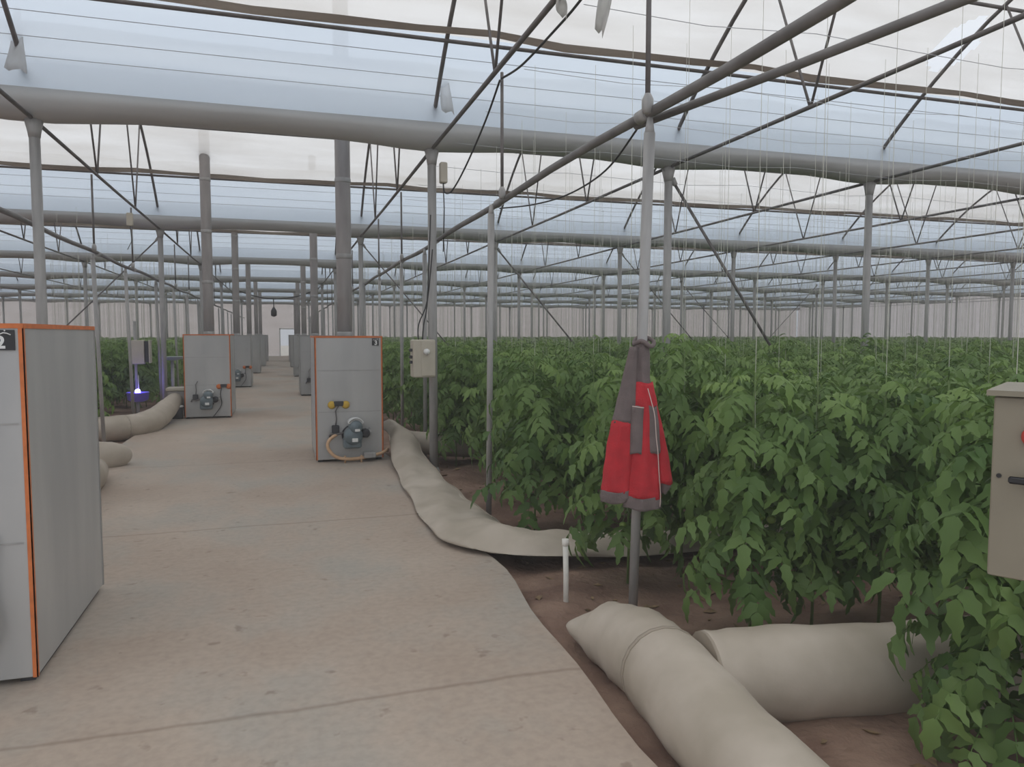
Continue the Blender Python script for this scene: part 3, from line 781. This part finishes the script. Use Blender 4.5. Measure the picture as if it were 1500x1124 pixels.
# ------------------------------------------------------------------ tomato plants
def rotz(a): c, s = math.cos(a), math.sin(a); return np.array([[c,-s,0],[s,c,0],[0,0,1]])
def roty(a): c, s = math.cos(a), math.sin(a); return np.array([[c,0,s],[0,1,0],[-s,0,c]])
def rotx(a): c, s = math.cos(a), math.sin(a); return np.array([[1,0,0],[0,c,-s],[0,s,c]])
def leaflet(fine):
    """toothed leaflet, unit length along +x, drooping tip, folded at the midrib"""
    if fine:
        xs = [0,.16,.34,.52,.70,.86,1.0]; w = [.03,.17,.225,.18,.15,.07,0]
        tooth = [0,.04,-.05,.05,-.05,.03,0]
    else:
        xs = [0,.4,1.0]; w = [.05,.36,0]; tooth = [0,0,0]
    v = []; f = []
    for i, x in enumerate(xs):
        z = -.30*x*x; e = w[i] + tooth[i]
        v += [(x-.03, e, z+.30*e), (x, 0, z), (x-.03, -e, z+.30*e)]
    for i in range(len(xs)-1):
        a = 3*i; b = a+3
        f += [(a,a+1,b+1,b), (a+1,a+2,b+2,b+1)]
    return np.array(v), np.array(f)
LF, FF = leaflet(True); LC, FC = leaflet(False)
def compound_leaf(L, droop, fine, r):
    """leaf stalk with pairs of leaflets; stalk starts at the origin and grows along +x, arching down"""
    V, F = (LF, FF) if fine else (LC, FC)
    vs = []; fs = []; o = 0
    def stalk(t):   # point and pitch along the stalk
        a0 = .72; ang = a0 - droop*t
        x = L*(math.sin(a0) - math.sin(a0-droop*t))/droop; z = L*(math.cos(a0-droop*t) - math.cos(a0))/droop
        return np.array([x, 0, z]), ang
    spots = []
    for t in ((.22,.40,.58,.75,.9) if fine else (.4,.75)):
        spots += [(t, 1), (t, -1)]
    for t, sgn in spots + [(1.0, 0)]:
        p, ang = stalk(t)
        ln = L*(.285 if sgn else .34)*(1.12-.35*abs(t-.6))*r.uniform(.85,1.15)*(1 if fine else 1.6)
        Rm = roty(-ang) @ rotz(sgn*r.uniform(.85,1.25)) @ roty(r.uniform(.1,.6)) @ rotx(r.uniform(-.6,.6))
        vs.append((V*ln) @ Rm.T + p); fs.append(F+o); o += len(V)
    if fine:   # the stalk itself, a thin three-sided rod
        pts = [stalk(t)[0] for t in (0,.25,.5,.75,1)]
        for i in range(4):
            a, b = pts[i], pts[i+1]; w = .004*(1-.15*i)
            q = np.array([a+[0,w,0],a+[0,-w,0],a+[0,0,-w*1.5],b+[0,w,0],b+[0,-w,0],b+[0,0,-w*1.5]])
            vs.append(q); fs.append(np.array([(0,1,4,3),(1,2,5,4),(2,0,3,5)])+o); o += 6
    return np.concatenate(vs), np.concatenate(fs)
def foliage(seed, nleaf, fine, H=1.5, z0=.27, spread=1.0, lmin=.26, lmax=.42):
    r = np.random.default_rng(seed); vs = []; fs = []; tn = []; o = 0
    for i in range(nleaf):
        q = (i+.5)/nleaf
        z = z0 + (H-z0-.06)*q**.92
        az = i*2.399 + r.uniform(-.5,.5)
        size = (lmax - (lmax-lmin)*max(0,q-.55)/.45)*r.uniform(.85,1.12)*spread
        if q > .93: size *= .62
        droop = r.uniform(1.15,2.05) - .5*max(0,q-.7)
        v, f = compound_leaf(size, droop, fine, r)
        Rm = rotz(az) @ roty(r.uniform(-.12,.25) - .45*max(0,q-.8)/.2*.8)
        v = v @ Rm.T; v[:,2] += z; v[:,0] += .012*math.cos(az); v[:,1] += .012*math.sin(az)
        vs.append(v); fs.append(f+o); o += len(v)
        t0 = np.clip(r.normal(.28,.17) + (.16 if q > .9 else 0), 0, .75); tn.append(np.full(len(v), t0))
    return np.concatenate(vs), np.concatenate(fs), np.concatenate(tn)
def np_mesh(name, v, f, tone, material, smooth=True):
    me = bpy.data.meshes.new(name); n = len(f); k = f.shape[1]
    me.vertices.add(len(v)); me.vertices.foreach_set('co', np.asarray(v, np.float32).ravel())
    me.loops.add(n*k); me.loops.foreach_set('vertex_index', np.asarray(f, np.int32).ravel())
    me.polygons.add(n); me.polygons.foreach_set('loop_start', np.arange(0, n*k, k, dtype=np.int32))
    me.polygons.foreach_set('use_smooth', np.full(n, smooth))
    if tone is not None:
        at = me.attributes.new('tone','FLOAT','POINT'); at.data.foreach_set('value', np.asarray(tone, np.float32))
    me.materials.append(material); me.update(calc_edges=True); me.validate()
    o = bpy.data.objects.new(name, me); COL.objects.link(o); return o

def plant_proto(seed, H, nleaf, tomatoes, z0=.27):
    t = thing('tomato_plant','x','tomato plant')
    v, f, tn = foliage(seed, nleaf, True, H, z0)
    o = np_mesh('foliage', v, f, tn, M['leaf']); o.parent = t
    r = random.Random(seed)
    MB().tube([(0,0,-.06),(.008,0,.3),(-.008,.006,.7),(.006,-.006,1.1),(0,0,H-.05)], [.009,.009,.008,.006,.004], 7).build('stem', M['stem'], t)
    MB().tube([(.01,0,.15),(0,.012,.8),(0,0,H-.1),(0,0,2.6),(0,0,GH-.04-SOIL)], .0015, 5).build('support_string', M['twine'], t)
    for q in range(tomatoes):
        a = r.uniform(0,6.28); z = r.uniform(.35,.9); d = r.uniform(.07,.13)
        g = MB().ball((d*math.cos(a),d*math.sin(a),z), r.uniform(.022,.032), 9, 0, .88).build('green_tomato', M['tomato'], t)
        MB().tube([(0,0,z+.07),(d*.6*math.cos(a),d*.6*math.sin(a),z+.06),(d*math.cos(a),d*math.sin(a),z+.02)], .003, 5).build('fruit_stalk', M['stem'], g)
    return t
BUSHY = plant_proto(5, 1.52, 84, 2, .10)
PROTOS = [plant_proto(11+q, 1.50+.03*(q%3), 58, (2,0,3,0,1,0)[q]) for q in range(6)]
PTREES = [tree_of(p) for p in PROTOS]; PUSED = [False]*6
spots = []
for q, y in enumerate(ROWS):
    x = {0:2.62, 1:2.36, 2:2.2}.get(q, 2.2 + .15*math.sin(q*1.7)); j = 0
    while x < XW1-1.2:
        spots.append((x + rng.uniform(-.06,.06), y + rng.uniform(-.07,.07), q, j)); x += .43; j += 1
for q, y in enumerate(ROWS):
    if y < 9: continue
    x = -3.0; j = 0
    while x > XW0+.5:
        spots.append((x + rng.uniform(-.06,.06), y + rng.uniform(-.07,.07), q, -1-j)); x -= .43; j += 1
def view(x, y):
    z = .297*x+.955*y
    return z, ((.955*x-.297*y)/z if z > .5 else 9)
vis = []
for s in spots:
    z, u = view(s[0], s[1])
    if z < 1.2: continue
    if abs(u) > .69 + .75/z: continue
    if s[0] < 0 and s[0] > -3.55 and 13.5 < s[1] < 17.4: continue
    if s[0] < 0 and not (-.62 < u < -.36): continue      # the rest of the left side stands behind the near heater
    vis.append((z, s))
vis.sort(key=lambda a: a[0])
front, rest = vis[:296], vis[296:]
rown = ['first','second','third','fourth','fifth','sixth','seventh','eighth','ninth','tenth','eleventh','twelfth']
posn = ['path-side end plant', 'second from the path', 'third from the path', 'fourth']
for z, (x, y, q, j) in front:
    k = rng.integers(0, 6); rz = rng.uniform(0, 6.28); sc = rng.uniform(.955, 1.03)
    grp = 'tomato plants in rows'
    if 0 <= j < 3 and q < 10:
        lab = f'green tomato plant, {posn[j]}, {rown[q]} row from the camera'
        if q == 0 and j == 0: lab = 'large leafy tomato plant below the cream control cabinet, overlapping the duct'
    elif j >= 0:
        lab = 'green tomato plant of the right bed, fourth or deeper in its row'; 
        if q >= 10: lab = 'green tomato plant of the right bed, in a row behind the tenth'
    else: lab = 'leafy green tomato plant left of the path'
    if rng.uniform() < .05 and z > 5: sc = 1.09
    if q == 0 and j == 0:
        BUSHY.location = (2.68, 2.12, SOIL); BUSHY['label'] = lab; BUSHY['group'] = grp; continue
    if not PUSED[k]:
        o = PROTOS[k]; PUSED[k] = True; o.location = (x,y,SOIL); o.rotation_euler = (0,0,rz); o.scale = (1,1,sc); o['label'] = lab
    else:
        o = dup(PROTOS[k], (x,y,SOIL), rz, lab, tree=PTREES[k]); o.scale = (1,1,sc)
    o['group'] = grp
# all the plants farther back: one mass
LOD = [foliage(50+q, 20, False, 1.5, .3, 1.0) for q in range(4)]
LODF = [foliage(70+q, 11, False, 1.5, .75, 1.1) for q in range(4)]
vs = []; fs = []; tn = []; o = 0
sv = []; sf = []; so = 0
for z, (x, y, q, j) in rest:
    v, f, t0 = (LOD if z < 26 else LODF)[rng.integers(0,4)]
    sc = rng.uniform(.95, 1.05)
    w = (v*[1.05,1.05,sc]) @ rotz(rng.uniform(0,6.28)).T + [x,y,SOIL]
    vs.append(w); fs.append(f+o); tn.append(np.clip(t0+rng.uniform(0,.3),0,1)); o += len(v)
    if z < 34:
        w = .003 if z < 20 else .004
        sv.append(np.array([(x-w,y,1.1),(x+w,y,1.1),(x,y+w,1.1),(x-w,y,GH-.05),(x+w,y,GH-.05),(x,y+w,GH-.05)])); sf.append(np.array([(0,1,4,3),(1,2,5,4),(2,0,3,5)])+so); so += 6
far = np_mesh('distant_tomato_foliage', np.concatenate(vs), np.concatenate(fs), np.concatenate(tn), M['leaf'])
tag(far, 'far green sea of tomato foliage stretching to the end walls', 'tomato plants'); far['kind'] = 'stuff'
fs_ = np_mesh('distant_support_strings', np.concatenate(sv), np.concatenate(sf), None, M['twine'])
tag(fs_, 'faint white strings hanging over the far tomato plants', 'strings'); fs_['kind'] = 'stuff'

# ------------------------------------------------------------------ the jacket on its post
def jacket():
    root = thing('work_jacket','red and grey work jacket hanging by its collar from the slim rail post','jacket', (1.905,3.66,0), math.radians(-27))
    K = .00382
    def J(px, py): return ((px-941)*K, 1.560-(py-500)*.00392)
    def cloth(name, rows, m, parent, yc=-.075, depth=.5, ripple=.10, nr=4, ph=0, sub=4, dmin=.02, n=36):
        """rows: (py, px_left, px_right[, depth offset]) down the picture; a closed folded cloth tube"""
        Rr = []
        for i in range(len(rows)-1):
            for k in range(sub):
                t = k/sub; a, b = rows[i], rows[i+1]
                Rr.append([a[c]*(1-t)+b[c]*t for c in range(3)])
        Rr.append(list(rows[-1])); rings = []
        for i, (py, xl, xr) in enumerate(Rr):
            x0, z = J(xl, py); x1, _ = J(xr, py); c = (x0+x1)/2; w = (x1-x0)/2; ring = []
            for k in range(n):
                a = 2*PI*k/n
                rp = 1 + ripple*math.sin(nr*a+ph+i*.10)*(.5+.5*abs(math.sin(a))) + ripple*.35*math.sin(2*nr*a+ph*2-i*.35)
                ring.append((c + w*math.cos(a)*(1+.02*math.sin(i*1.3+ph)), yc + max(dmin, w*depth)*math.sin(a)*rp, z + .006*math.sin(a*3+ph)*(i == len(Rr)-1 or i == 0)))
            rings.append(ring)
        return MB().rings(rings[::-1], 0, True).build(name, m, parent)
    R, G = M['jacket_red'], M['jacket_grey']
    cloth('collar', [(499,926,945),(510,923,947),(525,922,948),(545,923,948),(563,924,950)], G, root, -.06, .75, .16, 5, .4)
    hook = MB(); hook.tube(smooth_path([(-.06,-.07,1.545),(-.02,-.10,1.565),(.03,-.09,1.535),(.045,-.03,1.56),(0,.035,1.585),(-.05,0,1.575),(-.06,-.07,1.545)],5), .012, 8); hook.build('hanging_loop', G, root)
    b = cloth('body', [(556,923,952),(575,922,957),(600,920,961),(630,918,962),(660,916,963),(690,914,965),(716,912,966)], R, root, -.075, .60, .15, 5, 1.1)
    cloth('hem_band', [(714,912,966),(722,911.5,966.5),(731,912,966)], G, b, -.075, .615, .15, 5, 2.9)
    cloth('chest_panel', [(588,923,940),(610,922,940),(640,921,941),(653,921,940)], G, b, -.118, .42, .05, 3, .2, dmin=.02)
    cloth('front_panel', [(588,943,957.5),(610,943,961),(635,943,963),(652,944,964)], G, b, -.104, .5, .05, 3, 1.2, dmin=.02)
    MB().tube(smooth_path([(*J(924,587)[:1],-.162,J(0,587)[1]),(*J(932,587)[:1],-.166,J(0,588)[1]),(*J(940,588)[:1],-.158,J(0,589)[1])],4), .003, 6).build('pocket_seam', M['zip'], b)
    zp = [(945,563,-.135),(950,580,-.145),(955,600,-.15),(957.5,630,-.15),(960,650,-.145),(962,680,-.14),(964.5,708,-.112),(964,727,-.108)]
    MB().tube(smooth_path([(J(px,py)[0], y, J(px,py)[1]) for px, py, y in zp],5), .0026, 6).build('front_piping', M['zip'], b)
    s = cloth('left_sleeve', [(508,919,930),(530,914,930),(560,907,929),(590,900,929),(611,895,928)], G, root, -.10, .5, .08, 4, .3)
    cloth('sleeve_panel', [(609,895,928),(640,889,926),(670,885,924),(695,882,922.5),(709,880.5,921)], R, s, -.10, .5, .14, 4, 2.2)
    cloth('cuff', [(707,880,921.5),(716,879.5,921),(723,880.5,918)], G, s, -.10, .53, .12, 4, 2.8)
    s = cloth('right_sleeve', [(585,948,958),(610,951,965),(640,953,972),(670,955,978),(697,957,982)], R, root, -.04, .8, .08, 4, .9)
    cloth('cuff', [(695,962,980.5),(702,963,980),(711,966,974)], G, s, -.04, .8, .05, 4, 1.9)
    return root
jacket()

# ------------------------------------------------------------------ ground litter
mb = MB(); r = random.Random(5)
for q in range(260):
    y = r.uniform(1.8, 12); x = r.choice([r.uniform(edge_r(y)+.05, 2.6), r.uniform(edge_r(y)+.05, 4)])
    z = soil_h(x,y)+.006; a = r.uniform(0,6.28); l = r.uniform(.015,.06); w = l*r.uniform(.2,.5)
    c, s = math.cos(a), math.sin(a); h = r.uniform(.003,.02)
    mb.add([(x-c*l,y-s*l,z),(x-s*w,y+c*w,z+h),(x+c*l,y+s*l,z+.004),(x+s*w,y-c*w,z+h*.3),(x,y,z-.012)], [(0,1,3),(1,2,3),(0,4,1),(1,4,2),(2,4,3),(3,4,0)])
o = mb.build('dry_leaf_litter', M['dry']); tag(o, 'dry leaf bits and twigs strewn over the bare soil', 'litter'); o['kind'] = 'stuff'

# ------------------------------------------------------------------ daylight
w = bpy.data.worlds.new('overcast_sky'); SC.world = w; w.use_nodes = True
nt = w.node_tree; bg = nt.nodes['Background']
tc = nt.nodes.new('ShaderNodeTexCoord'); sx = nt.nodes.new('ShaderNodeSeparateXYZ'); cr = nt.nodes.new('ShaderNodeValToRGB')
nt.links.new(tc.outputs['Generated'], sx.inputs[0]); nt.links.new(sx.outputs['Z'], cr.inputs['Fac']); nt.links.new(cr.outputs['Color'], bg.inputs['Color'])
e = cr.color_ramp.elements
e[0].position = 0; e[0].color = (.60,.62,.66,1); e[1].position = .75; e[1].color = (1.0,1.0,1.0,1)
x = cr.color_ramp.elements.new(.30); x.color = (.74,.78,.84,1)
bg.inputs['Strength'].default_value = 1.22

# ------------------------------------------------------------------ humid air in the greenhouse
hz = bpy.data.materials.new('humid_air'); hz.use_nodes = True; nt = hz.node_tree; nt.nodes.remove(nt.nodes['Principled BSDF'])
vsn = nt.nodes.new('ShaderNodeVolumeScatter'); vsn.inputs['Density'].default_value = .011; vsn.inputs['Color'].default_value = (1,.97,.95,1)
nt.links.new(vsn.outputs[0], nt.nodes['Material Output'].inputs['Volume'])
mb = MB(); mb.box(XW0-.5, XW1+.5, -4, YEND+1, -.3, 7.0); o = mb.build('haze', hz); tag(o, 'thin humid haze filling the whole greenhouse', 'haze'); o['kind'] = 'stuff'

# ------------------------------------------------------------------ camera
cam = bpy.data.cameras.new('camera'); co = bpy.data.objects.new('camera', cam); COL.objects.link(co)
co.location = (0, 0, 1.6); co.rotation_euler = (math.radians(90-3.80), 0, math.radians(-17.30))
cam.sensor_width = 36; cam.lens = 1083/1500*36; cam.clip_start = .05; cam.clip_end = 400
SC.camera = co
vs_ = SC.view_settings; vs_.view_transform = 'Standard'; vs_.look = 'None'; vs_.gamma = 1; vs_.use_curve_mapping = False
vs_.exposure = 0.0
SC.cycles.max_bounces = 8; SC.cycles.diffuse_bounces = 4; SC.cycles.transmission_bounces = 6; SC.cycles.transparent_max_bounces = 16
SC.cycles.use_denoising = True
